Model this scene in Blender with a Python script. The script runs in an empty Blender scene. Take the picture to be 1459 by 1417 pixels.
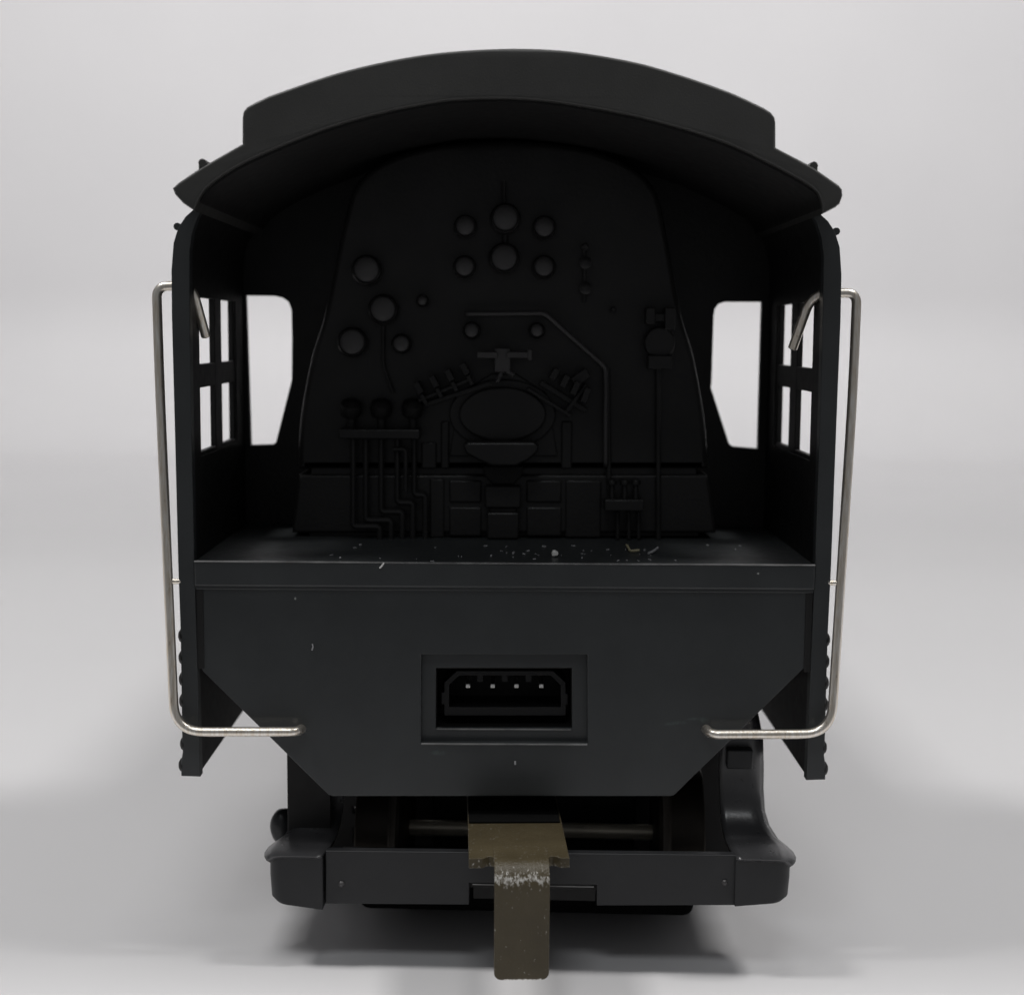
import bpy, bmesh, math, random
from mathutils import Vector, Matrix
random.seed(7)
sc = bpy.context.scene
# ------------------------------------------------------------------ camera (1 unit = 1 cm)
W0, H0 = 1459.0, 1417.0
FPX = 2100.0
CAMY = -15.0
HCAM = 6.61                       # eye height above the table
yaw = math.atan((W0/2-720)/FPX)
pitch = math.atan((H0/2-475)/FPX)
ROLL = math.radians(0.4)
R = Matrix.Rotation(-yaw, 3, 'Z') @ Matrix.Rotation(math.pi/2-pitch, 3, 'X') @ Matrix.Rotation(ROLL, 3, 'Z')
CP = Vector((0, CAMY, HCAM))
def P(px, py, y=0.0):
    """real point at depth y that the photograph shows at this pixel"""
    d = R @ Vector(((px-W0/2)/FPX, -(py-H0/2)/FPX, -1))
    t = (y-CAMY)/d.y
    return CP + d*t
cam = bpy.data.cameras.new('camera'); co = bpy.data.objects.new('camera', cam)
sc.collection.objects.link(co); sc.camera = co
co.matrix_world = Matrix.Translation(CP) @ R.to_4x4()
cam.sensor_width = 36; cam.lens = 36*FPX/W0
cam.clip_start = .1; cam.clip_end = 2000
cam.dof.use_dof = True; cam.dof.focus_distance = 15.0
cam.dof.aperture_fstop = 0.30

# ------------------------------------------------------------------ materials
def new_mat(name):
    m = bpy.data.materials.new(name); m.use_nodes = True
    return m, m.node_tree, m.node_tree.nodes['Principled BSDF']
def plastic(name, col, rough=.45, spec=.5, bump=.15, specks=.0, var=.12, scale=9.0, metallic=0, speckcol=(.25,.26,.25), fine=60.0):
    m, nt, b = new_mat(name); N = nt.nodes; L = nt.links
    tc = N.new('ShaderNodeTexCoord')
    n1 = N.new('ShaderNodeTexNoise'); n1.inputs['Scale'].default_value = scale/6; n1.inputs['Detail'].default_value = 6
    L.new(tc.outputs['Object'], n1.inputs['Vector'])
    mr = N.new('ShaderNodeMapRange'); mr.inputs['From Min'].default_value = .3; mr.inputs['From Max'].default_value = .7
    mr.inputs['To Min'].default_value = 1-var; mr.inputs['To Max'].default_value = 1+var
    L.new(n1.outputs['Fac'], mr.inputs['Value'])
    mx = N.new('ShaderNodeMix'); mx.data_type = 'RGBA'; mx.blend_type = 'MULTIPLY'; mx.inputs['Factor'].default_value = 1
    mx.inputs['A'].default_value = (*col, 1); L.new(mr.outputs['Result'], mx.inputs['B'])
    out = mx.outputs['Result']
    if specks:
        v = N.new('ShaderNodeTexVoronoi'); v.inputs['Scale'].default_value = 4.2; v.inputs['Randomness'].default_value = 1
        nn = N.new('ShaderNodeTexNoise'); nn.inputs['Scale'].default_value = 30
        L.new(tc.outputs['Object'], nn.inputs['Vector'])
        va = N.new('ShaderNodeVectorMath'); va.operation = 'MULTIPLY_ADD'
        va.inputs[1].default_value = (.03,.03,.03)
        L.new(nn.outputs['Color'], va.inputs[0]); L.new(tc.outputs['Object'], va.inputs[2])
        L.new(va.outputs[0], v.inputs['Vector'])
        # only some cells carry a speck, its size varies
        sep = N.new('ShaderNodeSeparateColor'); L.new(v.outputs['Color'], sep.inputs['Color'])
        thr = N.new('ShaderNodeMapRange'); thr.inputs['From Min'].default_value = 1-specks; thr.inputs['From Max'].default_value = 1
        thr.inputs['To Min'].default_value = 0; thr.inputs['To Max'].default_value = .062
        L.new(sep.outputs['Red'], thr.inputs['Value'])
        lt = N.new('ShaderNodeMath'); lt.operation = 'LESS_THAN'
        L.new(v.outputs['Distance'], lt.inputs[0]); L.new(thr.outputs['Result'], lt.inputs[1])
        m2 = N.new('ShaderNodeMix'); m2.data_type = 'RGBA'; m2.inputs['B'].default_value = (*speckcol, 1)
        L.new(lt.outputs[0], m2.inputs['Factor']); L.new(out, m2.inputs['A']); out = m2.outputs['Result']
    L.new(out, b.inputs['Base Color'])
    n2 = N.new('ShaderNodeTexNoise'); n2.inputs['Scale'].default_value = scale; n2.inputs['Detail'].default_value = 5
    L.new(tc.outputs['Object'], n2.inputs['Vector'])
    rr = N.new('ShaderNodeMapRange'); rr.inputs['To Min'].default_value = rough-.09; rr.inputs['To Max'].default_value = rough+.09
    L.new(n2.outputs['Fac'], rr.inputs['Value']); L.new(rr.outputs['Result'], b.inputs['Roughness'])
    b.inputs['Specular IOR Level'].default_value = spec; b.inputs['Metallic'].default_value = metallic
    if bump:
        n3 = N.new('ShaderNodeTexNoise'); n3.inputs['Scale'].default_value = fine; n3.inputs['Detail'].default_value = 3
        L.new(tc.outputs['Object'], n3.inputs['Vector'])
        bp = N.new('ShaderNodeBump'); bp.inputs['Strength'].default_value = bump; bp.inputs['Distance'].default_value = .01
        L.new(n3.outputs['Fac'], bp.inputs['Height']); L.new(bp.outputs['Normal'], b.inputs['Normal'])
    return m
M = {}
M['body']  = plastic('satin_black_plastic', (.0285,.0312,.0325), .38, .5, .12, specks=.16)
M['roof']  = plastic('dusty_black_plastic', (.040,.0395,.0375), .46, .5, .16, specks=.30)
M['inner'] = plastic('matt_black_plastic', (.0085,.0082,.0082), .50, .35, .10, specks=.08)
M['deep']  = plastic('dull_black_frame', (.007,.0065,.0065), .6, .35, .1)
M['head']  = plastic('cast_black_plastic', (.0150,.0146,.0146), .36, .32, .3, var=.2, fine=25)
M['dial']  = plastic('grey_black_dial', (.048,.046,.047), .38, .5, .1)
M['truck'] = plastic('satin_grey_black', (.0170,.0175,.0190), .42, .34, .12, specks=.2)
M['shade']  = plastic('dead_black_shade', (.004,.004,.004), .9, .05, 0)  # near black, shade put into the colour of drawbar strip and under-truck block
M['fender'] = plastic('glossy_grey_black', (.034,.034,.036), .30, .8, .12, specks=.1)  # truck plastic made paler and glossier to bring up the fender highlight
M['edge_glint']  = plastic('pale_edge_glint', (.13,.13,.13), .35, .6, .1, var=.5, scale=18)  # pale colour stands for light caught on the edges
M['sock']  = plastic('socket_plastic', (.006,.006,.0065), .38, .3, .1)
M['tyre']  = plastic('blackened_wheel_steel', (.03,.025,.02), .5, .5, .1, metallic=.6)
M['axle']  = plastic('bronzed_axle_steel', (.72,.66,.55), .42, .8, .1, metallic=.5)
# nickel rod with drawn streaks
def nickel():
    m, nt, b = new_mat('drawn_nickel_wire'); N = nt.nodes; L = nt.links
    tc = N.new('ShaderNodeTexCoord'); mp = N.new('ShaderNodeMapping'); mp.inputs['Scale'].default_value = (14,14,1.2)
    n = N.new('ShaderNodeTexNoise'); n.inputs['Scale'].default_value = 3; n.inputs['Detail'].default_value = 6
    L.new(tc.outputs['Object'], mp.inputs[0]); L.new(mp.outputs[0], n.inputs['Vector'])
    cr = N.new('ShaderNodeValToRGB'); cr.color_ramp.elements[0].position=.3; cr.color_ramp.elements[1].position=.7
    cr.color_ramp.elements[0].color=(.74,.65,.53,1); cr.color_ramp.elements[1].color=(.93,.90,.85,1)
    L.new(n.outputs['Fac'], cr.inputs[0]); L.new(cr.outputs[0], b.inputs['Base Color'])
    b.inputs['Metallic'].default_value = .93
    r = N.new('ShaderNodeMapRange'); r.inputs['To Min'].default_value=.22; r.inputs['To Max'].default_value=.40
    L.new(n.outputs['Fac'], r.inputs['Value']); L.new(r.outputs[0], b.inputs['Roughness'])
    bp = N.new('ShaderNodeBump'); bp.inputs['Strength'].default_value=.12; bp.inputs['Distance'].default_value=.01
    L.new(n.outputs['Fac'], bp.inputs['Height']); L.new(bp.outputs[0], b.inputs['Normal'])
    return m
M['nickel'] = nickel()
# olive brown chemically blackened steel, worn bright along the bend
def coupler_mat(zb, yb):
    m, nt, b = new_mat('olive_brown_worn_steel'); N = nt.nodes; L = nt.links
    tc = N.new('ShaderNodeTexCoord')
    n = N.new('ShaderNodeTexNoise'); n.inputs['Scale'].default_value = 2.6; n.inputs['Detail'].default_value = 7
    L.new(tc.outputs['Object'], n.inputs['Vector'])
    cr = N.new('ShaderNodeValToRGB'); e=cr.color_ramp.elements
    e[0].position=.3; e[1].position=.7; e[0].color=(.053,.042,.023,1); e[1].color=(.071,.057,.032,1)
    L.new(n.outputs['Fac'], cr.inputs[0])
    # wear: where the outer side of the bend rubs
    sx = N.new('ShaderNodeSeparateXYZ'); L.new(tc.outputs['Object'], sx.inputs[0])
    d = N.new('ShaderNodeMath'); d.operation='SUBTRACT'; L.new(sx.outputs['Z'], d.inputs[0]); d.inputs[1].default_value = zb
    ab = N.new('ShaderNodeMath'); ab.operation='ABSOLUTE'; L.new(d.outputs[0], ab.inputs[0])
    mr = N.new('ShaderNodeMapRange'); mr.inputs['From Min'].default_value=0; mr.inputs['From Max'].default_value=.16
    mr.inputs['To Min'].default_value=.235; mr.inputs['To Max'].default_value=-.12
    L.new(ab.outputs[0], mr.inputs['Value'])
    f = N.new('ShaderNodeTexNoise'); f.inputs['Scale'].default_value = 30; f.inputs['Detail'].default_value = 5; f.inputs['Roughness'].default_value=.7
    mp = N.new('ShaderNodeMapping'); mp.inputs['Scale'].default_value=(1.2,1,.6)
    L.new(tc.outputs['Object'], mp.inputs[0]); L.new(mp.outputs[0], f.inputs['Vector'])
    ad = N.new('ShaderNodeMath'); ad.operation='ADD'; L.new(f.outputs['Fac'], ad.inputs[0]); L.new(mr.outputs[0], ad.inputs[1])
    st = N.new('ShaderNodeMapRange'); st.inputs['From Min'].default_value=.64; st.inputs['From Max'].default_value=.84
    L.new(ad.outputs[0], st.inputs['Value'])
    # sharp edges rubbed too
    ge = N.new('ShaderNodeNewGeometry')
    pt = N.new('ShaderNodeMath'); pt.operation='MULTIPLY'; L.new(f.outputs['Fac'], pt.inputs[0]); L.new(ge.outputs['Pointiness'], pt.inputs[1])
    st2 = N.new('ShaderNodeMapRange'); st2.inputs['From Min'].default_value=.332; st2.inputs['From Max'].default_value=.39
    L.new(pt.outputs[0], st2.inputs['Value'])
    mxx = N.new('ShaderNodeMath'); mxx.operation='MAXIMUM'; L.new(st.outputs[0], mxx.inputs[0]); L.new(st2.outputs[0], mxx.inputs[1])
    mx = N.new('ShaderNodeMix'); mx.data_type='RGBA'; mx.inputs['B'].default_value=(.80,.78,.74,1)
    L.new(mxx.outputs[0], mx.inputs['Factor']); L.new(cr.outputs[0], mx.inputs['A']); L.new(mx.outputs['Result'], b.inputs['Base Color'])
    mh=N.new('ShaderNodeMath'); mh.operation='MULTIPLY'; mh.inputs[1].default_value=.7; L.new(mxx.outputs[0], mh.inputs[0]); L.new(mh.outputs[0], b.inputs['Metallic'])
    b.inputs['Roughness'].default_value=.30; b.inputs['Specular IOR Level'].default_value=.32
    bp = N.new('ShaderNodeBump'); bp.inputs['Strength'].default_value=.6; bp.inputs['Distance'].default_value=.016
    L.new(f.outputs['Fac'], bp.inputs['Height']); L.new(bp.outputs[0], b.inputs['Normal'])
    return m
m, nt, b = new_mat('soft_white_paper')
b.inputs['Base Color'].default_value = (.66,.655,.66,1); b.inputs['Roughness'].default_value=.55; b.inputs['Specular IOR Level'].default_value=.3
n = nt.nodes.new('ShaderNodeTexNoise'); n.inputs['Scale'].default_value=.10; n.inputs['Detail'].default_value=4
tc = nt.nodes.new('ShaderNodeTexCoord'); nt.links.new(tc.outputs['Object'], n.inputs['Vector'])
cr = nt.nodes.new('ShaderNodeValToRGB'); cr.color_ramp.elements[0].position=.3; cr.color_ramp.elements[1].position=.7
cr.color_ramp.elements[0].color=(.628,.620,.628,1); cr.color_ramp.elements[1].color=(.654,.645,.652,1)
nt.links.new(n.outputs['Fac'], cr.inputs[0]); nt.links.new(cr.outputs[0], b.inputs['Base Color'])
M['paper'] = m
def simple(name, col, rough=.6):
    m, nt, b = new_mat(name); b.inputs['Base Color'].default_value=(*col,1); b.inputs['Roughness'].default_value=rough
    n = nt.nodes.new('ShaderNodeTexNoise'); n.inputs['Scale'].default_value=40
    bp = nt.nodes.new('ShaderNodeBump'); bp.inputs['Strength'].default_value=.2; bp.inputs['Distance'].default_value=.01
    nt.links.new(n.outputs['Fac'], bp.inputs['Height']); nt.links.new(bp.outputs[0], b.inputs['Normal'])
    return m
M['crumb_white'] = simple('white_crumb', (.75,.74,.72)); M['crumb_yellow'] = simple('straw_fibre', (.33,.30,.19)); M['dust']=simple('grey_dust',(.33,.33,.34))
M['pin'] = plastic('tinned_pin', (.8,.8,.78), .3, .5, 0, metallic=1)

# ------------------------------------------------------------------ mesh helpers
class MB:
    def __init__(s): s.v=[]; s.f=[]; s.sm=[]
    def add(s, vs, fs, smooth=False):
        o=len(s.v); s.v += [Vector(v) for v in vs]; s.f += [tuple(i+o for i in f) for f in fs]; s.sm += [smooth]*len(fs)
    def box(s, x0,x1,y0,y1,z0,z1):
        x0,x1=sorted((x0,x1)); y0,y1=sorted((y0,y1)); z0,z1=sorted((z0,z1))
        s.add([(x0,y0,z0),(x1,y0,z0),(x1,y1,z0),(x0,y1,z0),(x0,y0,z1),(x1,y0,z1),(x1,y1,z1),(x0,y1,z1)],
              [(0,3,2,1),(4,5,6,7),(0,1,5,4),(1,2,6,5),(2,3,7,6),(3,0,4,7)])
    def pbox(s, px0,py0,px1,py1,y0,y1):      # box whose rear face is seen between two pixels
        a=P(px0,py0,y0); b=P(px1,py1,y0); s.box(a.x,b.x,y0,y1,a.z,b.z)
    def sheet(s, outer, holes, d0, d1, axis='Y', bev=0.0):   # polygon with holes, given thickness
        cu = bpy.data.curves.new('c','CURVE'); cu.dimensions='2D'; cu.fill_mode='BOTH'
        cu.extrude=max(abs(d1-d0)/2-bev,1e-4); cu.bevel_depth=bev; cu.bevel_resolution=2 if bev else 0; cu.offset=-bev
        for lp in [outer]+holes:
            sp=cu.splines.new('POLY'); sp.points.add(len(lp)-1); sp.use_cyclic_u=True
            for i,(a,b_) in enumerate(lp): sp.points[i].co=(a,b_,0,1)
        ob=bpy.data.objects.new('c',cu); me=bpy.data.meshes.new_from_object(ob)
        mid=(d0+d1)/2
        vs=[]
        for v in me.vertices:
            a,b_,c=v.co
            vs.append((a, mid-c, b_) if axis=='Y' else (mid+c, a, b_) if axis=='X' else (a,b_,mid+c))
        s.add(vs, [tuple(p.vertices) for p in me.polygons])
        bpy.data.objects.remove(ob); bpy.data.curves.remove(cu); bpy.data.meshes.remove(me)
    def psheet(s, outer, holes, y0, y1, bev=0.0, py=None):
        q=lambda lp:[(P(a,b_,y0 if py is None else py).x, P(a,b_,y0 if py is None else py).z) for a,b_ in lp]
        s.sheet(q(outer),[q(h) for h in holes], y0, y1, 'Y', bev)
    def tube(s, pts, r, fil=0.0, n=14, cap=True):
        pts=[Vector(p) for p in pts]; path=[pts[0]]
        for i in range(1,len(pts)-1):
            a,b_,c=pts[i-1],pts[i],pts[i+1]; u=(a-b_).normalized(); w=(c-b_).normalized()
            if fil<=0: path.append(b_); continue
            k=min(fil,(a-b_).length*.45,(c-b_).length*.45); p0=b_+u*k; p2=b_+w*k
            for j in range(9):
                t=j/8; path.append(p0*(1-t)**2+b_*2*t*(1-t)+p2*t*t)
        path.append(pts[-1])
        T=[]
        for i in range(len(path)):
            a=path[max(i-1,0)]; b_=path[min(i+1,len(path)-1)]; T.append((b_-a).normalized())
        up=T[0].orthogonal().normalized(); rings=[]; vs=[]
        for i,p in enumerate(path):
            up=(up-T[i]*up.dot(T[i])).normalized(); bi=T[i].cross(up)
            vs+= [p+(up*math.cos(2*math.pi*k/n)+bi*math.sin(2*math.pi*k/n))*r for k in range(n)]
        fs=[]
        for i in range(len(path)-1):
            for k in range(n): fs.append((i*n+k,i*n+(k+1)%n,(i+1)*n+(k+1)%n,(i+1)*n+k))
        s.add(vs,fs,True)
        if cap: 
            s.add(vs[:n],[tuple(reversed(range(n)))]); s.add(vs[-n:],[tuple(range(n))])
    def lathe(s, c, axis, prof, n=32):        # prof: (radius, height along axis)
        c=Vector(c); axis=Vector(axis).normalized(); u=axis.orthogonal().normalized(); w=axis.cross(u)
        vs=[]
        for r,h in prof: vs+=[c+axis*h+(u*math.cos(2*math.pi*k/n)+w*math.sin(2*math.pi*k/n))*max(r,1e-4) for k in range(n)]
        fs=[(i*n+k,i*n+(k+1)%n,(i+1)*n+(k+1)%n,(i+1)*n+k) for i in range(len(prof)-1) for k in range(n)]
        s.add(vs,fs,True)
    def xform(s, mat):
        s.v=[mat@v for v in s.v]; return s
    def mirror(s, cx=0.0):
        s.v=[Vector((2*cx-v.x,v.y,v.z)) for v in s.v]; s.f=[tuple(reversed(f)) for f in s.f]; return s
    def build(s, name, mat, parent=None, bevel=0.0, seg=2, origin=None, auto=35):
        me=bpy.data.meshes.new(name); o0=Vector(origin) if origin is not None else Vector((0,0,0))
        me.from_pydata([tuple(v-o0) for v in s.v],[],s.f); me.validate()
        bm=bmesh.new(); bm.from_mesh(me); bmesh.ops.remove_doubles(bm,verts=bm.verts,dist=1e-5)
        bmesh.ops.recalc_face_normals(bm,faces=bm.faces)
        for f in bm.faces: f.smooth=True
        for e in bm.edges:
            if len(e.link_faces)==2 and e.calc_face_angle(0)>math.radians(auto): e.smooth=False
        bm.to_mesh(me); bm.free()
        me.materials.append(mat)
        o=bpy.data.objects.new(name,me); sc.collection.objects.link(o)
        o.location=o0
        if parent is not None:
            o.parent=parent; o.location=o0-wpos(parent)
        if bevel:
            b_=o.modifiers.new('bevel','BEVEL'); b_.width=bevel; b_.segments=seg; b_.limit_method='ANGLE'; b_.angle_limit=math.radians(40)
        wn=o.modifiers.new('normals','WEIGHTED_NORMAL'); wn.keep_sharp=True; wn.weight=80
        return o
def wpos(o):
    p=Vector((0,0,0))
    while o is not None: p=p+Vector(o.location); o=o.parent
    return p
def ngon(cx,cy,rx,ry,n=40,a0=0,a1=2*math.pi):
    return [(cx+rx*math.cos(a0+(a1-a0)*i/n), cy+ry*math.sin(a0+(a1-a0)*i/n)) for i in range(n)]
def tag(o,label=None,cat=None,group=None,kind=None):
    for k,v in (('label',label),('category',cat),('group',group),('kind',kind)):
        if v: o[k]=v
    return o
def smooth_curve(pts, n=6, closed=False):     # Catmull-Rom through pixel points
    out=[]; L=len(pts)
    for i in range(L-1):
        p0=pts[max(i-1,0)];p1=pts[i];p2=pts[i+1];p3=pts[min(i+2,L-1)]
        for j in range(n):
            t=j/n
            out.append(tuple(.5*((2*p1[k])+(-p0[k]+p2[k])*t+(2*p0[k]-5*p1[k]+4*p2[k]-p3[k])*t*t+(-p0[k]+3*p1[k]-3*p2[k]+p3[k])*t**3) for k in (0,1)))
    out.append(pts[-1]); return out

# ------------------------------------------------------------------ setting
prof=[(-6,0)]  # sheet cut short in front of the engine to curb bounce light
YB=61.0; RB=9.0
for i in range(0,25):
    a=math.radians(90*i/24); prof.append((YB+RB*math.sin(a), RB-RB*math.cos(a)))
prof.append((YB+RB,110))
vs=[];fs=[]
for y,z in prof: vs+=[(-110,y,z),(110,y,z)]
for i in range(len(prof)-1): fs.append((2*i,2*i+1,2*i+3,2*i+2))
tb=MB(); tb.add(vs,fs,True); tbl=tb.build('backdrop',M['paper'],auto=80)
tag(tbl,kind='structure')

# ------------------------------------------------------------------ locomotive
loco=bpy.data.objects.new('model_locomotive',None); sc.collection.objects.link(loco); loco.empty_display_size=1
tag(loco,'black plastic model steam locomotive with open cab, wire handrails and brown drawbar','model locomotive')

YF=3.05                     # front wall of the cab
WI=-P(271,440,0).x          # inside half width
WO=-P(246,440,0).x          # outside half width at the rear edge strip
zbot=P(286,1104,0).z
WS=WI+.085                  # outside face of the wall sheet
# wall shape near the eaves, in real x,z
strip_out=[(259,1104),(258.5,1086),(261,1070),(260,1040),(258,900),(254.5,800),(249.5,600),(245.5,450),(245,385),(248,346),(255,324),(265,309),(276,299)]
strip_in=[(290,296),(281,312),(274.5,332),(271,358),(271,440),(273.5,600),(277.5,800),(282,950),(286,1105)]
def xz(lp,y=0): return [(P(a,b_,y).x,P(a,b_,y).z) for a,b_ in lp]
so=xz(strip_out); si=xz(strip_in)
# side walls (with rivets), one mesh per side
zsill=P(285,648,.4).z; zrail0=P(285,553,.4).z; zrail1=P(285,519,.4).z; ztop=P(285,423,.4).z
def side_wall(sgn):
    m=MB()
    zc=P(271,400,0).z
    hole=[(.42,zsill-.02),(.42,ztop),(2.5,ztop),(2.5,zsill-.02)]
    m.sheet([(.10,zbot),(.10,zc),(YF-.001,zc),(YF-.001,zbot)],[hole],-WS,-WI,'X')
    # curved part up to the eaves
    cin=[(-WI,zc)]+[p for p in xz([(271,358),(274.5,332),(281,312),(293,292)])]
    cout=[(x-.085,z+.02) for x,z in cin]
    poly=cin+cout[::-1]
    m.sheet(poly,[],.10,YF,'Y')
    # rivets on the outer face: columns and rows
    def rivet(x,y,z,r=.032):
        m.lathe((x,y,z),(-1,0,0),[(r,-.01),(r*.96,.004),(r*.8,r*.28),(r*.45,r*.46),(0.0001,r*.52)],10)
    def ox(z):   # outer x of the strip at height z
        for (x0,z0),(x1,z1) in zip(so,so[1:]):
            if z0<=z<=z1: return x0+(x1-x0)*(z-z0)/(z1-z0)
        return -WO
    z=zbot+.1
    k=0
    while z < P(246,440,0).z:
        rivet(ox(z)+.004,.045,z,.020 if z>P(246,890,0).z else .082)
        z += .229 if z<P(246,890,0).z else .15
        k+=1
    for yy in (2.85,):
        z=zbot+.1
        while z<zc-.1: rivet(-WS,yy,z,.026); z+=.16
    for zz in (zsill-.28, zbot+.12, P(271,835,0).z):
        yy=.3
        while yy<YF-.3: rivet(-WS,yy,zz,.026); yy+=.16
    if sgn>0: m.mirror()
    return m
for s in (-1,1):
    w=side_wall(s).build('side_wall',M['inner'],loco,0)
    e=MB(); e.sheet(so+si,[],-.03,.115,'Y',.010)
    if s>0: e.mirror()
    e.build('corner_post',M['body'],loco)
    # window frame insert: stiles and rail
    f=MB(); xm0=-(WI+.012); xm1=-(WI+.075)
    st=[(.36,.44),(1.30,1.68),(2.40,2.54)]
    for a,b_ in st: f.box(xm0,xm1,a,b_,zsill-.05,ztop+.03)
    f.box(xm0-.002,xm1+.002,.40,2.50,zrail0,zrail1); f.box(xm0-.002,xm1+.002,.40,2.50,zsill-.06,zsill+.03)
    if s>0: f.mirror()
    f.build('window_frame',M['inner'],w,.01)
    # rain strip along the eaves
    g=MB(); p=P(253,323,0); g.tube([(p.x,-.02,p.z),(p.x,YF-.05,p.z)],.038,n=10)
    g.box(p.x,p.x+.12,0.02,YF-.08,p.z-.03,p.z+.01)
    if s>0: g.mirror()
    g.build('rain_strip',M['body'],w)

# front wall with two windows
fw=MB()
lw=[(350,421),(390,421.5),(402,424),(411,430),(415,441),(416,480),(415.5,541),(393,630),(389,633),(357,634)]
rw=[(1086,430),(1033,430),(1024,433),(1018.5,440),(1017,450),(1014,545),(1013,552),(1039,632),(1044,636),(1080,639)]
zt=P(720,236,YF).z
arch=[(x,z) for x,z in ((-WS+.0,zbot+1.5),(-WS,P(271,400,0).z))]
top=xz([(345,340),(380,300),(480,262),(600,240),(725,232),(850,243),(970,268),(1065,306),(1098,345)],YF)
zq=P(271,400,0).z
top=[(-WS+.0,zq),(-WI-.06,zq+.5),(-WI+.1,zq+.95)]+xz([(400,236),(480,206),(600,186),(725,178),(850,189),(970,212),(1050,242)],YF)+[(WI-.1,zq+.95),(WI+.06,zq+.5),(WS,zq)]
outer=[(-WS,zbot+.4)]+top+[(WS,zbot+.4)]
fw.sheet(outer,[xz(lw,YF),xz(rw,YF)],YF,YF+.12,'Y',.012)
fw.build('front_wall',M['head'],loco)

# roof: one moulding with the raised centre hatch
YR=-.75
ro_l=[(276,300),(260,289),(249,277),(245.5,268),(254,260),(287,238),(345,205)]
hat=[(345,168),(346.5,159),(352,152),(362,146.5),(382,137)]
arc=smooth_curve([(382,137),(476,105),(563,84.5),(640,73.5),(728,69),(810,72.5),(897,86.5),(962,104),(1039,130.5),(1090,154)],6)
hat2=[(1099,160),(1104,167),(1105.5,175),(1105.5,210)]
ro_r=[(1159,238),(1196,264),(1200.5,270),(1201,279),(1197,290),(1191,295),(1172,305)]
low=smooth_curve([(1172,292),(1159,268),(1097,232.5),(1021,198.5),(912,167),(803,147),(730,140.5),(660,141.5),(618,146),(538,162),(454,187),(353,229),(300,262),(283,284)],5)
rf=MB(); rf.psheet(ro_l+hat+arc+hat2+ro_r+low,[],YR,YF+1.3,.028,py=YR)
roof=rf.build('roof',M['roof'],loco)
# painted ceiling shade and roof gutters
for px,py in ((288,236),(1160,240)):
    g=MB(); p=P(px,py-1,YR); g.tube([(p.x,YR+.01,p.z+.02),(p.x,YF+.9,p.z+.02)],.040,n=8); g.box(p.x-.035,p.x+.035,YR+.012,YF+.9,p.z-.1,p.z+.01)
    g.build('gutter',M['roof'],roof)
lin=[p for p in low]
def inset(lp,d): 
    out=[]
    for i,(a,b_) in enumerate(lp):
        p0=lp[max(i-1,0)]; p1=lp[min(i+1,len(lp)-1)]; t=Vector((p1[0]-p0[0],p1[1]-p0[1])).normalized()
        out.append((a+t.y*-d*-1, b_-t.x*d)) if False else out.append((a-t.y*-d*0+(0), b_+d))
    return out
lo2=inset(lin,4)
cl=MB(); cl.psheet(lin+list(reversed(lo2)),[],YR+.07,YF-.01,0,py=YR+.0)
cl.build('ceiling_shade',M['deep'],roof)  # dark sheet, the shade under the roof put into its colour
# ------------------------------------------------------------------ floor
ZF=P(720,802,-.06).z
fl=MB(); fl.box(-WI+.003,WI-.003,-.02,YF-.002,ZF-.3,ZF-.004)
fl.build('cab_floor',M['body'],loco,.01)
# ------------------------------------------------------------------ rear panel (stepped recess) and ledge
rp=MB()
pan=[(286,836),(1153,838),(1148,950),(1142,955),(960,1133),(955,1134),(474,1134),(468,1132),(290,957),(286,952)]
rec=[(600,932),(837,932),(837,1058),(600,1058)]
rp.psheet(pan,[rec],0,.16,.011)
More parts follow.
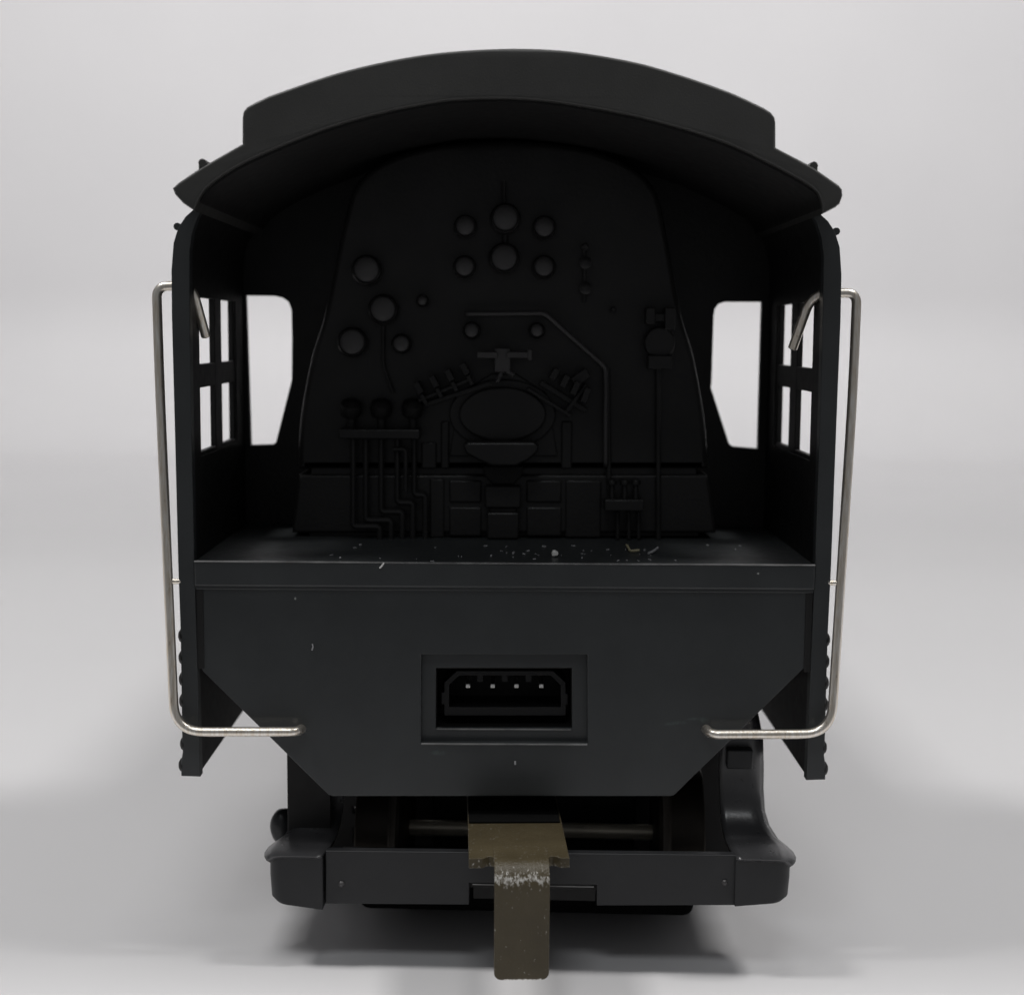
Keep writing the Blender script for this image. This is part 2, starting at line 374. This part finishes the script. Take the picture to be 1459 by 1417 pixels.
# recessed plate
rp.psheet([(597,929),(840,929),(840,1061),(597,1061)],[[(621,951),(815,951),(815,1037),(621,1037)]],.085,.152,.008)
def scuffed():
    m=M['body'].copy(); m.name='scuffed_satin_black'; nt=m.node_tree; N=nt.nodes; L=nt.links; b=N['Principled BSDF']
    tc=N.new('ShaderNodeTexCoord'); old=b.inputs['Base Color'].links[0].from_socket; last=None
    nz=N.new('ShaderNodeTexNoise'); nz.inputs['Scale'].default_value=22; nz.inputs['Detail'].default_value=5; L.new(tc.outputs['Object'],nz.inputs['Vector'])
    for px,py,rx,rz,rot,th in ((962,1030,.30,.035,-.12,.55),(988,1024,.16,.03,-.1,.5),(624,1072,.16,.05,0,.58),(1003,1026,.10,.06,.2,.52)):
        c=P(px,py,0); mp=N.new('ShaderNodeMapping'); mp.vector_type='TEXTURE'; mp.inputs['Location'].default_value=c; mp.inputs['Rotation'].default_value=(0,rot,0); mp.inputs['Scale'].default_value=(rx,1,rz)
        L.new(tc.outputs['Object'],mp.inputs[0]); ln=N.new('ShaderNodeVectorMath'); ln.operation='LENGTH'; L.new(mp.outputs[0],ln.inputs[0])
        mr=N.new('ShaderNodeMapRange'); mr.inputs['From Min'].default_value=1; mr.inputs['From Max'].default_value=.2; mr.inputs['To Min'].default_value=0; mr.inputs['To Max'].default_value=1; L.new(ln.outputs['Value'],mr.inputs['Value'])
        mu=N.new('ShaderNodeMath'); mu.operation='MULTIPLY'; L.new(mr.outputs[0],mu.inputs[0]); L.new(nz.outputs['Fac'],mu.inputs[1])
        if last:
            mxx=N.new('ShaderNodeMath'); mxx.operation='MAXIMUM'; L.new(last,mxx.inputs[0]); L.new(mu.outputs[0],mxx.inputs[1]); last=mxx.outputs[0]
        else: last=mu.outputs[0]
    st=N.new('ShaderNodeMapRange'); st.inputs['From Min'].default_value=.22; st.inputs['From Max'].default_value=.55; st.inputs['To Max'].default_value=.8; L.new(last,st.inputs['Value'])
    mx=N.new('ShaderNodeMix'); mx.data_type='RGBA'; mx.inputs['B'].default_value=(.05,.066,.062,1); L.new(st.outputs[0],mx.inputs['Factor']); L.new(old,mx.inputs['A']); L.new(mx.outputs['Result'],b.inputs['Base Color'])
    return m
panel=rp.build('rear_panel',scuffed(),loco,0)
ld=MB(); a=P(281,801.5,-.06); b_=P(1157,804,-.06)
zl0=P(720,838,-.06).z
ld.box(-WI+.004,WI-.004,-.06,.05,zl0,ZF)
ld.build('ledge',M['body'],loco,.022,3)
for s in (-1,1):
    cb=MB(); cb.box(s*(WI-.004),s*(WI-.085),-.014,.05,P(290,952,0).z,zl0-.002)
    cb.build('recess_shade_strip',M['inner'],loco,.012)  # dark strip, shade of the panel's side recess put into its colour
# thin pale bars, light caught by the edges put into their colour
for a,b_,py_,yy,h,nm in ((600,837,1058.5,-.012,.017,'socket_glint'),(622,814,1037.5,.070,.015,'socket_glint')):
    q=MB(); p0=P(a,py_,yy); p1=P(b_,py_,yy); q.box(p0.x,p1.x,yy,yy+.06,p0.z-h,p0.z); q.build(nm,M['edge_glint'],panel,.004,1)
q=MB(); q.box(-WI+.006,WI-.006,-.066,-.02,ZF-.012,ZF+.003); q.build('ledge_glint',M['edge_glint'],loco,.004,1)
# socket housing
sk=MB()
sk.psheet([(616,946),(820,946),(820,1042),(616,1042)],[[(622,952),(814,952),(814,1036),(622,1036)]],.152,.75)
sk.pbox(616,946,820,1042,.75,.80)
socket=sk.build('socket',M['deep'],panel)
sh=MB()
outl=[(633,1019),(633,1003),(629,1003),(629,986),(633,986),(633,972),(651,955.5),(788,955.5),(806,972),(806,988),(809,988),(809,1004),(806,1004),(806,1019)]
inn=[(640,1007),(640,975),(654,962),(785,962),(799,976),(799,1007)]
sh.psheet(outl,[inn],.24,.74,.004,py=.24)
for i,px in enumerate((684,719,753)):
    sh.pbox(px-4,961,px+4,971,.27,.74)
sh.build('shroud',M['sock'],socket)
for px in (666.5,702,736,771.5):
    c=P(px,977,.28); q=MB(); q.box(c.x-.024,c.x+.024,.28,.75,c.z-.024,c.z+.024)
    q.build('pin',M['pin'],socket,.009,2,origin=c)
# ------------------------------------------------------------------ backhead
YH=1.85
bh=MB()
edge=smooth_curve([(416,759),(421,716),(426,676)],3)+smooth_curve([(424.5,664),(427,600),(442,515),(460,455),(472,400),(486,330),(505,266),(548,229),(620,207),(718,200),(815,207),(890,231),(933,268),(950,330),(962,400),(973,455),(990,513),(1005,600),(1009.5,664)],5)+smooth_curve([(1008,676),(1014,716),(1020,759)],3)
ue=[p for p in edge if p[1]<=666]; le=[p for p in edge if p[1]>674]
nl=[p for p in le if p[0]<720]; nr=[p for p in le if p[0]>=720]
core=[(440,764),(445,600),(500,420),(560,320),(718,280),(880,320),(935,420),(990,600),(996,764)]
bh.psheet(core,[],YH+.06,YF+.06,0,py=YH)
bh.psheet([(424.5,668)]+ue+[(1009.5,668)],[],YH,YF+.05,.075,py=YH)
bh.psheet(nl+nr,[],YH-.01,YF+.05,.035,py=YH)
head=bh.build('backhead',M['head'],loco,0)
S=lambda px:px*(15+YH)/FPX
def gauge(px,py,r):
    c=P(px,py,YH-.12); R_=S(r)
    g=MB(); g.lathe((c.x,YH-.12,c.z),(0,-1,0),[(R_*.55,-.25),(R_*.6,-.08),(R_,-.06),(R_*1.03,.0),(R_*1.0,.05),(R_*.88,.065),(R_*.80,.04)],30)
    o=g.build('gauge',M['head'],head,origin=c,auto=50)
    d=MB(); d.lathe((c.x,YH-.12,c.z),(0,-1,0),[(R_*.82,.035),(R_*.6,.05),(R_*.3,.058),(0.0001,.06)],30); d.build('dial',M['dial'],o,auto=50)
for a in ((720,311.5,21),(663,323,16),(775.5,324.5,16.5),(718.5,368,21.5),(662,380.6,16),(775,380.6,16.5),(522.5,385,21),(546,441,21),(502,487.5,21),(572,490,14),(602,428.6,9),(672,471,12.5),(765,471,11.5)): gauge(*a)
def knob(px,py,r,h=.14,mat='head',name='valve_knob'):
    c=P(px,py,YH); R_=S(r); g=MB(); g.lathe((c.x,YH,c.z),(0,-1,0),[(R_*.5,-.05),(R_*.5,h*.5),(R_,h*.55),(R_,h*.9),(R_*.6,h),(0.0001,h)],18); g.build(name,M[mat],head,origin=c)
for a in ((833.6,375,8.5),(833.6,411,8.5),(833,352,5),(873,441,4)): knob(*a)
def pipe(pts,r,dy=-.06,fil=.08,mat='head',name='pipe'):
    q=[]
    for p in pts:
        y=YH+(p[2] if len(p)>2 else dy); q.append(P(p[0],p[1],y))
    g=MB(); g.tube(q,S(r),fil,n=10); return g.build(name,M[mat],head,origin=q[0])
pipe([(664,447,0.05),(664,447),(776,446),(863,523),(863,664),(863,664,.05)],3.2,-.10,.06,'dial')
pipe([(833,352),(833,430)],2.6)
pipe([(866,525),(868,700)],3.5,-.05)
pipe([(938,520),(938,768)],3.6,-.07)
pipe([(720,335),(719,352)],4)
pipe([(546,462),(546,520),(560,560)],2.5)
pipe([(718,258),(718,292)],3)
# regulator handle
g=MB(); g.pbox(680,501,709,510,YH-.30,YH-.20); g.pbox(722,501,757,510,YH-.30,YH-.20); g.pbox(705,496,727,530,YH-.26,YH); g.pbox(752,498,758,513,YH-.31,YH-.19)
g.tube([P(716,526,YH-.2),P(708,545,YH-.25)],S(3.5)); g.tube([P(716,526,YH-.2),P(733,534,YH-.25)],S(3.5)); g.build('regulator_handle',M['dial'],head,.01)
# fire door with rim, shelf and chute
g=MB(); g.psheet(ngon(716,590,76,50),[],YH-.07,YH+.1,.02,py=YH-.07); 
g.psheet([(640,650),(655,560),(700,532),(735,532),(779,560),(795,650)],[],YH-.035,YH+.1,.02,py=YH-.03)
fd=g.build('fire_door_frame',M['head'],head)
g=MB(); c=P(716,590,YH-.1); 
g.psheet(ngon(716,590,62,39),[],YH-.16,YH-.02,.03,py=YH-.1); g.build('fire_door',M['head'],fd,.0)
g=MB(); g.psheet([(660,634),(668,630),(760,630),(768,636),(764,646),(752,656),(735,664),(700,664),(682,656),(664,646)],[],YH-.42,YH,.03,py=YH-.42); g.build('door_shelf',M['head'],fd)
g=MB(); g.psheet([(688,664),(746,664),(744,678),(732,690),(702,690),(690,678)],[],YH-.10,YH,.02,py=YH-.1); g.build('ash_chute',M['deep'],fd)
g=MB(); g.pbox(691,692,742,724,YH-.14,YH+.1); g.pbox(694,730,739,768,YH-.17,YH+.1); g.pbox(697,722,736,732,YH-.08,YH+.1); g.build('pedestal',M['head'],head,.02)
# lever racks each side above the door
def bar(p0,p1,w,y0,y1,g):
    a=Vector(p0);b=Vector(p1);n=Vector((-(b-a).y,(b-a).x)).normalized()*w/2
    g.psheet([tuple(a+n),tuple(b+n),tuple(b-n),tuple(a-n)],[],y0,y1,.01,py=y0)
g=MB(); bar((596,571),(668,541),5,YH-.2,YH,g); bar((604,577),(700,546),7,YH-.12,YH,g)
for i in range(4): bar((600+i*22,560-i*9),(592+i*22,545-i*9),9,YH-.28,YH,g); bar((600+i*22,562-i*9),(607+i*22,575-i*9),6,YH-.24,YH,g)
g.build('lever_rack',M['head'],head,.0)
g=MB(); bar((752,554),(814,593),5,YH-.2,YH,g); bar((770,545),(835,585),8,YH-.10,YH,g)
for i in range(4): bar((786+i*15,540+i*11),(794+i*15,526+i*9),9,YH-.28,YH,g)
bar((817,545),(838,530),14,YH-.2,YH,g); bar((806,588),(836,548),6,YH-.16,YH,g)
g.build('lever_rack',M['head'],head,.0)
# injector manifold on the left
g=MB(); g.pbox(482,611,598,626,YH-.28,YH); mani=g.build('manifold',M['head'],head,.015)
for px in (500,543,588):
    g=MB(); g.tube([P(px,612,YH-.14),P(px,590,YH-.16)],S(6)); c=P(px,580,YH-.16)
    g.lathe(c,(0.1,-.5,.9),[(S(4),-.1),(S(14),-.09),(S(16),-.02),(S(14),.05),(S(6),.08),(0.0001,.085)],18)
    g.build('valve_wheel',M['deep'],mani,origin=c)
for i,(x0,yb,x1) in enumerate(((503,750,541),(521,741,557),(543,729,573),(566,716,588),(590,705,606))):
    pipe([(x0,624),(x0,yb),(x1,yb),(x1,770)],4.2,-.10-.02*(4-i),.05)
pipe([(560,640),(578,640),(578,700)],3.2,-.18,.05)
# lockers and pilasters
for a in ((612,682,633,766),(640,684,686,716),(640,722,686,764),(750,684,800,716),(750,722,800,764),(806,684,856,766),(600,630,622,668),(628,600,640,668),(800,600,815,668)): 
    g=MB(); g.pbox(*a,YH-.035,YH+.1); g.build('casing_panel',M['head'],head,.02)
g=MB()
g.pbox(862,712,917,728,YH-.26,YH+.05)
for px in (880,896,910): g.tube([P(px,728,YH-.14),P(px,768,YH-.14)],S(2.6)); 
for px in (872,890,906): g.tube([P(px,712,YH-.14),P(px,690,YH-.14)],S(3.5)); g.lathe(P(px,690,YH-.14),(0,0,1),[(S(7),0),(S(7),.05),(0.0001,.06)],12)
g.build('lubricator',M['head'],head,.01)
# water gauge cluster on the right
g=MB(); g.pbox(921,438,934,462,YH-.2,YH); g.pbox(948,438,962,470,YH-.22,YH); g.pbox(928,446,955,458,YH-.15,YH)
g.psheet(ngon(939,488,22,23,24),[],YH-.22,YH,.03,py=YH-.1); g.pbox(924,506,958,526,YH-.28,YH); g.pbox(950,470,959,520,YH-.2,YH)
g.build('water_gauge',M['head'],head,.012)
# ------------------------------------------------------------------ handrails
def rail(pts,hook_end):
    g=MB(); g.tube(pts,.049,.24,n=18); return g
lr=[P(293.5,480,.42),P(276,417,.24),P(262,407,.20),P(223,408,.20),P(228,560,.12),P(249,1042,-.16),P(424,1042,-.16),P(431,1037,.05)]
rr=[P(1129,497,.42),P(1152,432,.26),P(1168,418,.20),P(1221,417,.20),P(1215,560,.12),P(1184,1045,-.16),P(1013,1046,-.16),P(1004,1036,.05)]
def filpath(pts,r,fils,n=18):
    path=[pts[0]]
    for i in range(1,len(pts)-1):
        a,b_,c=pts[i-1],pts[i],pts[i+1]; u=(a-b_).normalized(); w=(c-b_).normalized()
        k=min(fils[i-1],(a-b_).length*.48,(c-b_).length*.48)
        for j in range(11):
            t=j/10; path.append((b_+u*k)*(1-t)**2+b_*2*t*(1-t)+(b_+w*k)*t*t)
    path.append(pts[-1]); g=MB(); g.tube(path,r,0,n=n); return g
for pts,sg,(qx,qy) in ((lr,-1,(252,828)),(rr,1,(1181,830))):
    h=filpath(pts,.049,[.15,.12,.12,.6,.30,.10]).build('handrail',M['nickel'],loco,.008,1)
    zc=P(qx,qy,-.02).z
    # where the rail is at that height
    a,b_=pts[4],pts[5]; t=(zc-a.z)/(b_.z-a.z); c=a.lerp(b_,t)
    g=MB(); g.tube([(c.x,c.y,c.z),(sg*WI*.99+sg*.05,.03,c.z)],.028,n=10)
    g.build('stanchion',M['nickel'],h)
# ------------------------------------------------------------------ trailing truck
TY=-.30; TX=P(752,1250,TY).x; YAW=Matrix.Translation((TX,TY,0))@Matrix.Rotation(math.radians(-2.6),4,'Z')@Matrix.Translation((-TX,-TY,0))
YAWI=YAW
def T(g): return g.xform(YAW)
g=MB()
bm_t,bm_b=1214,1287
g.psheet([(462,1216),(1047,1213),(1047,1284),(850,1288),(850,1259),(668,1259),(668,1290),(462,1292)],[],TY,TY+.11,.012)
beam=T(g).build('rear_beam',M['truck'],loco)
for px,py in ((485,1263),(1031,1252)):
    c=P(px,py,TY); q=MB(); q.lathe(c,(0,-1,0),[(.032,-.02),(.032,.012),(.02,.026),(.0001,.03)],14); T(q).build('rivet',M['dial'],beam)
zb=P(1048,1215,TY).z; ztab=0.0
# end blocks
def block(lp,name='step_block'):
    q=MB(); z1=zb-.01
    # plan outline with a rounded outer corner, tapering slightly downwards
    xin,xout=P(1046,1250,TY-.05).x,P(1125,1250,TY-.05).x
    r=.14; ypl=TY-.05; plan=[(xin,ypl)]
    for i in range(7):
        a=math.radians(-90+90*i/6); plan.append((xout-r+r*math.cos(a), ypl+r+r*math.sin(a)))
    plan+=[(xout-.02,.05),(xout-.16,.30),(xin,.30)]
    zl=P(1046,1286,ypl).z
    def row(z,k,rz=0):
        return [(x if x<xout-.32 else x-k, y, z+(0.05*(x-xin)/(xout-xin) if rz else 0)) for x,y in plan]
    rows=[row(zl,.07,1),row(zl+.05,.015,1),row(zl+.3,0),row(z1,0)]
    n=len(plan); vs=[p for rw_ in rows for p in rw_]
    fs=[(i*n+k,i*n+(k+1)%n,(i+1)*n+(k+1)%n,(i+1)*n+k) for i in range(3) for k in range(n)]+[tuple(range(n-1,-1,-1)),tuple(range(3*n,4*n))]
    q.add(vs,fs); return q
def fender():
    q=MB(); rows=[]
    X=lambda px,y:P(px,1215,y).x
    zz=zb
    R_=[(TY-.06,zz-.03,1048,1121),(TY-.075,zz,1048,1126),(TY,zz+.012,1046,1131),(TY+.12,zz+.014,1043,1134),(TY+.28,zz+.016,1041,1133),(TY+.42,zz+.02,1039,1128),(TY+.56,zz+.05,1038,1117),(TY+.70,zz+.12,1036,1108),(TY+.80,zz+.24,1035,1103),(TY+.86,zz+.42,1034,1101),(TY+.88,zz+.65,1033,1101),(TY+.88,zz+.95,1034,1099),(TY+.90,zz+1.15,1036,1094),(TY+.95,zz+1.35,1040,1088)]
    vs=[];fs=[];nx=9
    for y,z,l,r in R_:
        # cross section: flat with outer edge rolled down
        pl=P(l,1215,TY).x; pr=P(r,1215,TY).x
        # keep real width, only slight narrowing
        for i in range(nx):
            t=i/(nx-1); x=pl+(pr-pl)*t; dz=-.05*max(0,(t-.8)/.2)**2 if z<zz+.3 else 0
            dy=.10*max(0,(t-.72)/.28)**2 if z>zz+.1 else 0
            vs.append((x,y+dy,z+dz))
    for i in range(len(R_)-1):
        for k in range(nx-1): fs.append((i*nx+k,i*nx+k+1,(i+1)*nx+k+1,(i+1)*nx+k))
    q.add(vs,fs,True); return q
for s in (1,-1):
    q=block(None)
    if s<0: q.mirror(TX)
    if s<0: q.v=[Vector((v.x,v.y,v.z-.07-(zb-v.z)*.13)) for v in q.v]
    bl=T(q).build('step_block',M['truck'],beam,.012)
    q=fender()
    if s<0: q.mirror(TX); q.v=[Vector((v.x,v.y,v.z-.07)) for v in q.v]
    o=T(q).build('fender',M['fender'],beam,auto=60); md=o.modifiers.new('thick','SOLIDIFY'); md.thickness=.05; md.offset=-1
c=P(394,1182,.6); q=MB(); q.lathe(c,(-.4,-1,.3),[(.12,-.2),(.14,-.05),(.13,.03),(.10,.09),(.06,.12),(.0001,.125)],24); [setattr(v,'z',c.z+(v.z-c.z)*1.5) for v in q.v]; T(q).build('journal_cover',M['truck'],beam)
q=MB(); q.pbox(1030,1064,1066,1092,.45,.9); T(q).build('bracket',M['truck'],beam,.02)
q=MB(); q.box(TX-1.9,TX+1.8,.60,1.2,.26,.84); T(q).build('shadow_block',M['shade'],beam,.12,4)  # dark block added under the truck to deepen the table shadow
q=MB(); q.pbox(402,1050,466,1206,.30,.36); T(q).build('frame_plate',M['deep'],beam,.01)
# box under the beam, coupler pocket
q=MB(); p0=P(673,1260,TY-.004); p1=P(846,1260,TY-.004); q.box(p0.x,p1.x,TY-.006,TY+.02,p0.z-.010,p0.z); T(q).build('beam_glint',M['edge_glint'],beam)  # pale bar, highlight along the notch edge put into its colour
q=MB(); q.pbox(672,1261,846,1282,TY+.36,1.0); T(q).build('coupler_pocket',M['deep'],beam,.01)
q=MB(); q.psheet([(455,1060),(1037,1060),(1037,1230),(455,1230)],[[(487,1153),(502,1153),(502,1162),(487,1162)],[(488,1183),(501,1183),(501,1203),(488,1203)]],2.6,2.8,0); q.box(TX-1.2,TX+1.2,1.95,3.4,.12,3.0); q.box(TX-2.05,TX+2.05,TY+.112,.55,.86,1.02); T(q).build('underframe',M['deep'],beam,.02)  # flat plate behind the beam is added to block slits of light
# wheels and axle
YW=1.5; zax=.92
xa=TX-.02
def wheel(s):
    q=MB(); xi=xa+s*1.42
    pr=[(.12,-.02),(.70,-.02),(.78,0),(.95,.01),(.97,.05),(.86,.12),(.835,.16),(.815,.50),(.80,.52),(.72,.52),(.68,.44),(.2,.42),(.2,.5),(.0001,.5)]
    q.lathe((xi,YW,zax),(s,0,0),[(a*.945,b) for a,b in pr],40); return T(q)
for s in (-1,1):
    wheel(s).build('wheel',M['tyre'],beam)
q=MB(); q.lathe((xa-1.5,YW,zax),(1,0,0),[(.0001,0),(.088,0),(.088,3.0),(.0001,3.0)],20)
T(q).build('axle',M['axle'],beam)
q=MB(); q.box(xa-1.72,xa-1.60,YW-.9,YW-.5,.95,1.05); 
# ------------------------------------------------------------------ coupler drawbar: plate, ears, bend and tab
CY=-1.22; th=.10
ztp=P(740,1222,CY).z
xl0,xr0=P(668,1230,CY).x,P(811.5,1230,CY).x; xl1,xr1=P(703.5,1300,CY-.08).x,P(781.5,1300,CY-.08).x
zt0=P(742,1389,CY-.1).z
zbend=P(742,1250,CY-.1).z
M['coupler']=coupler_mat(P(742,1243,CY).z,CY)
g=MB(); nx=14
# section of the tongue (y,z) along the bend
def tongue():
    path=[(CY+.30,ztp-th/2)]
    cr_=.17
    yc,zc_=CY+.02,ztp-th/2-cr_
    for i in range(13):
        a=math.radians(90+90*i/12); path.append((yc+cr_*math.cos(a), zc_+cr_*math.sin(a)))
    ye=path[-1][0]
    nst=10; z0=path[-1][1]
    for t in (.1,.2,.35,.5,.65,.8,.9): path.append((ye, z0+(zt0-z0)*t))
    for k in (.07,.055,.04,.028,.018,.01,.004,0): path.append((ye, zt0+k))
    vs=[];fs=[]
    n=len(path)
    for i,(y,z) in enumerate(path):
        if i==0: t=Vector((0,path[1][0]-y,path[1][1]-z))
        elif i==n-1: t=Vector((0,y-path[i-1][0],z-path[i-1][1]))
        else: t=Vector((0,path[i+1][0]-path[i-1][0],path[i+1][1]-path[i-1][1]))
        t.normalize(); nrm=Vector((0,-t.z,t.y)) 
        # width with rounded bottom corners
        inset=0
        zz=z-zt0
        if zz<.07: inset=.07-math.sqrt(max(0,.07**2-(.07-zz)**2))
        flare=0
        for sd in (1,-1):
            for k in range(nx+1):
                u=k/nx; x=xl1+inset+(xr1-xl1-2*inset)*u
                vs.append((x,y+nrm.y*th/2*sd,z+nrm.z*th/2*sd))
    w=2*(nx+1)
    for i in range(n-1):
        for k in range(nx):
            fs.append((i*w+k,i*w+k+1,(i+1)*w+k+1,(i+1)*w+k)); o=nx+1
            fs.append((i*w+o+k+1,i*w+o+k,(i+1)*w+o+k,(i+1)*w+o+k+1))
        fs.append((i*w,(i+1)*w,(i+1)*w+nx+1,i*w+nx+1)); fs.append((i*w+nx,i*w+w-1,(i+1)*w+w-1,(i+1)*w+nx))
    for e in (0,n-1):
        for k in range(nx): fs.append((e*w+k,e*w+nx+1+k,e*w+nx+2+k,e*w+k+1))
    return vs,fs
v_,f_=tongue(); g.add(v_,f_,True)
# plate with ears and fillet notches in plan
fr=.075
pl=[(xl0,1.6),(xl0,CY),(xl1-.125,CY),(xl1-.095,CY+.015),(xl1-.075,CY+.045),(xl1-.045,CY+.06),(xl1-.015,CY+.045),(xl1+.001,CY+.02),(xl1+.001,CY+.29),(xr1-.001,CY+.29),(xr1-.001,CY+.02),(xr1+.015,CY+.045),(xr1+.045,CY+.055),(xr1+.075,CY+.04),(xr1+.10,CY+.012),(xr1+.125,CY),(xr0,CY),(xr0,1.6)]
g.sheet(pl,[],ztp-th+.0005,ztp-.0005,'Z',.006)
CT=Matrix.Translation(((xl0+xr0)/2,CY,0))@Matrix.Rotation(math.radians(2.0),4,'Z')@Matrix.Translation((-(xl0+xr0)/2,-CY,0))
g.xform(CT)
cpl=g.build('coupler',M['coupler'],loco,.012,2)
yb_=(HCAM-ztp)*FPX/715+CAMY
g=MB(); g.box(P(673,1190,yb_).x,P(803,1190,yb_).x,yb_,1.4,ztp+.002,ztp+.022); g.xform(CT); g.build('painted_shade_strip',M['shade'],cpl,.006)  # thin black sheet, the roof overhang's shadow put into its colour
# ------------------------------------------------------------------ the rest of the engine ahead of the cab
zcb=P(718,520,YH).z
g=MB(); g.lathe((0,YF+.1,zcb),(0,1,0),[(2.25,0),(2.2,6),(2.0,14),(2.0,14.05),(2.06,14.1),(2.06,20),(1.9,20.15),(.0001,20.3)],48)
g.lathe((0,10,zcb+1.6),(0,0,1),[(.75,0),(.62,.4),(.6,.9),(.4,1.1),(.0001,1.15)],24); g.lathe((0,19.5,zcb+1.6),(0,0,1),[(.55,0),(.42,.5),(.42,1.0),(.5,1.1),(.38,1.1),(.38,.5)],24)
boil=g.build('boiler',M['inner'],loco,auto=30)
g=MB(); 
for s in (-1,1): g.box(s*2.0,s*3.0,YF+.15,23,2.95,3.1)
g.build('running_board',M['inner'],loco,.02)
g=MB(); g.box(-1.1,1.1,4.6,24,1.3,3.2); g.box(-2.6,2.6,23.6,24,1.2,2.4); g.build('main_frame',M['deep'],loco,.02)
for s in (-1,1):
    g=MB(); g.lathe((s*2.5,20.5,1.9),(0,1,0),[(.0001,-1.2),(.62,-1.2),(.62,1.2),(.0001,1.2)],28); g.build('cylinder',M['inner'],loco,auto=30)
    for yy in (7.4,11.2,15.0):
        g=MB(); g.lathe((s*1.45,yy,1.845),(s,0,0),[(.2,0),(1.5,0),(1.84,.02),(1.84,.06),(1.72,.1),(1.70,.5),(1.5,.5),(1.45,.4),(.4,.38),(.4,.52),(.0001,.52)],44); g.build('driving_wheel',M['deep'],loco)
    g=MB(); g.lathe((s*1.45,22.3,.845),(s,0,0),[(.2,0),(.6,0),(.84,.02),(.84,.06),(.72,.1),(.70,.5),(.55,.5),(.5,.4),(.0001,.4)],34); g.build('leading_wheel',M['deep'],loco)
    g=MB(); g.box(s*2.05,s*2.15,7.3,15.1,1.1,1.3); g.build('side_rod',M['axle'],loco,.03)
# ------------------------------------------------------------------ crumbs and lint on the cab floor
def onfloor(px,py):       # point of the cab floor seen there
    d=R@Vector(((px-W0/2)/FPX,-(py-H0/2)/FPX,-1)); t=(ZF-.002-CP.z)/d.z; return CP+d*t
def lump(c,r,seed):
    rnd=random.Random(seed); bm=bmesh.new(); bmesh.ops.create_icosphere(bm,subdivisions=2,radius=r)
    for v in bm.verts: v.co*=rnd.uniform(.75,1.2)
    q=MB(); q.add([tuple(v.co+c) for v in bm.verts],[tuple(v.index for v in f.verts) for f in bm.faces]); bm.free(); return q
c=onfloor(790,793); o=lump(c+Vector((0,0,.035)),.035,1).build('crumb',M['crumb_white'],origin=c); tag(o,'white crumb, the largest and brightest speck on the cab floor','crumb')
def fibre(pts,mat,r=.012):
    q=MB(); q.tube([onfloor(a,b_)+Vector((0,0,.016+h)) for a,b_,h in pts],r,.05,n=6); return q.build('lint_fibre',M[mat],origin=onfloor(*pts[0][:2]))
o=fibre([(893,781,.02),(898,787,0),(911,787,.01)],'crumb_yellow',.014); tag(o,'curled straw coloured fibre on the right of the cab floor','fibre')
o=fibre([(924,790,0),(930,789,.01),(937,786,.03)],'dust',.014); tag(o,'short grey fibre with a raised tip right of the curled straw one','fibre')
def spot(px,py,y): return P(px,py,y)
q=MB(); q.tube([spot(541,809,-.075),spot(544,806,-.078),spot(547,801.5,-.07)],.009,n=6); o=q.build('lint_fibre',M['crumb_white'],origin=spot(544,806,-.07)); tag(o,'tiny white hair over the edge of the cab floor ledge','fibre')
q=MB(); q.tube([spot(445,917,-.010),spot(446,921,-.012),spot(444.5,926,-.010)],.008,n=6); o=q.build('lint_fibre',M['dust'],origin=spot(445,921,0)); tag(o,'thin grey hair stuck upright on the left of the rear panel','fibre')
q=MB(); q.tube([spot(734,1084,-.008),spot(734,1089,-.01)],.010,n=6); o=q.build('lint_fibre',M['dust'],origin=spot(734,1087,0)); tag(o,'tiny pale hair on the rear panel below the socket','fibre')
q=MB(); rnd=random.Random(5)
for i in range(46):
    px=rnd.gauss(650,120) if i%3 else rnd.gauss(900,60); py=rnd.uniform(777,800)
    if not 320<px<1120: continue
    c=onfloor(px,py); L=rnd.uniform(.004,.045); a=rnd.uniform(0,6.28); r=rnd.choice((.004,.005,.006,.006,.008,.012))
    q.tube([c+Vector((0,0,r)),c+Vector((L*math.cos(a),L*math.sin(a),r*1.3))],r,n=5)
o=q.build('dust',M['dust']); tag(o,'pale dust specks scattered over the cab floor','dust',kind='stuff')

# ------------------------------------------------------------------ light
w=bpy.data.worlds.new('World'); sc.world=w; w.use_nodes=True
bg=w.node_tree.nodes['Background']; bg.inputs[0].default_value=(.96,.97,1,1); bg.inputs[1].default_value=.13
def area(name,loc,tgt,sx,sy,e,col=(1,1,1)):
    l=bpy.data.lights.new(name,'AREA'); l.shape='RECTANGLE'; l.size=sx; l.size_y=sy; l.energy=e; l.color=col
    o=bpy.data.objects.new(name,l); sc.collection.objects.link(o); o.location=loc
    o.rotation_euler=(Vector(tgt)-Vector(loc)).to_track_quat('-Z','Y').to_euler(); return o
for sx in (-1,1): area('overhead_light',(sx*36,-5.5,72),(sx*8,0,0),13,14,25500,(1,.99,.975))
area('overhead_light',(0,-6,76),(0,0,0),13,12,6500,(1,.99,.975))  # added centre fill that lifts the table shade at the sides
fl_=area('backdrop_fill',(0,14,62),(0,70,22),110,14,9900,(1,.985,.985)); fl_.data.spread=math.radians(76)  # added fill with narrow spread to brighten the backdrop wall
area('front_fill',(-5,-40,64),(0,0,3),22,12,6800,(.95,.98,1))  # added fill from above and in front for panel and rails
# ------------------------------------------------------------------ render
sc.render.engine='CYCLES'
sc.view_settings.view_transform='Standard'; sc.view_settings.look='None'; sc.view_settings.gamma=1; sc.view_settings.exposure=0
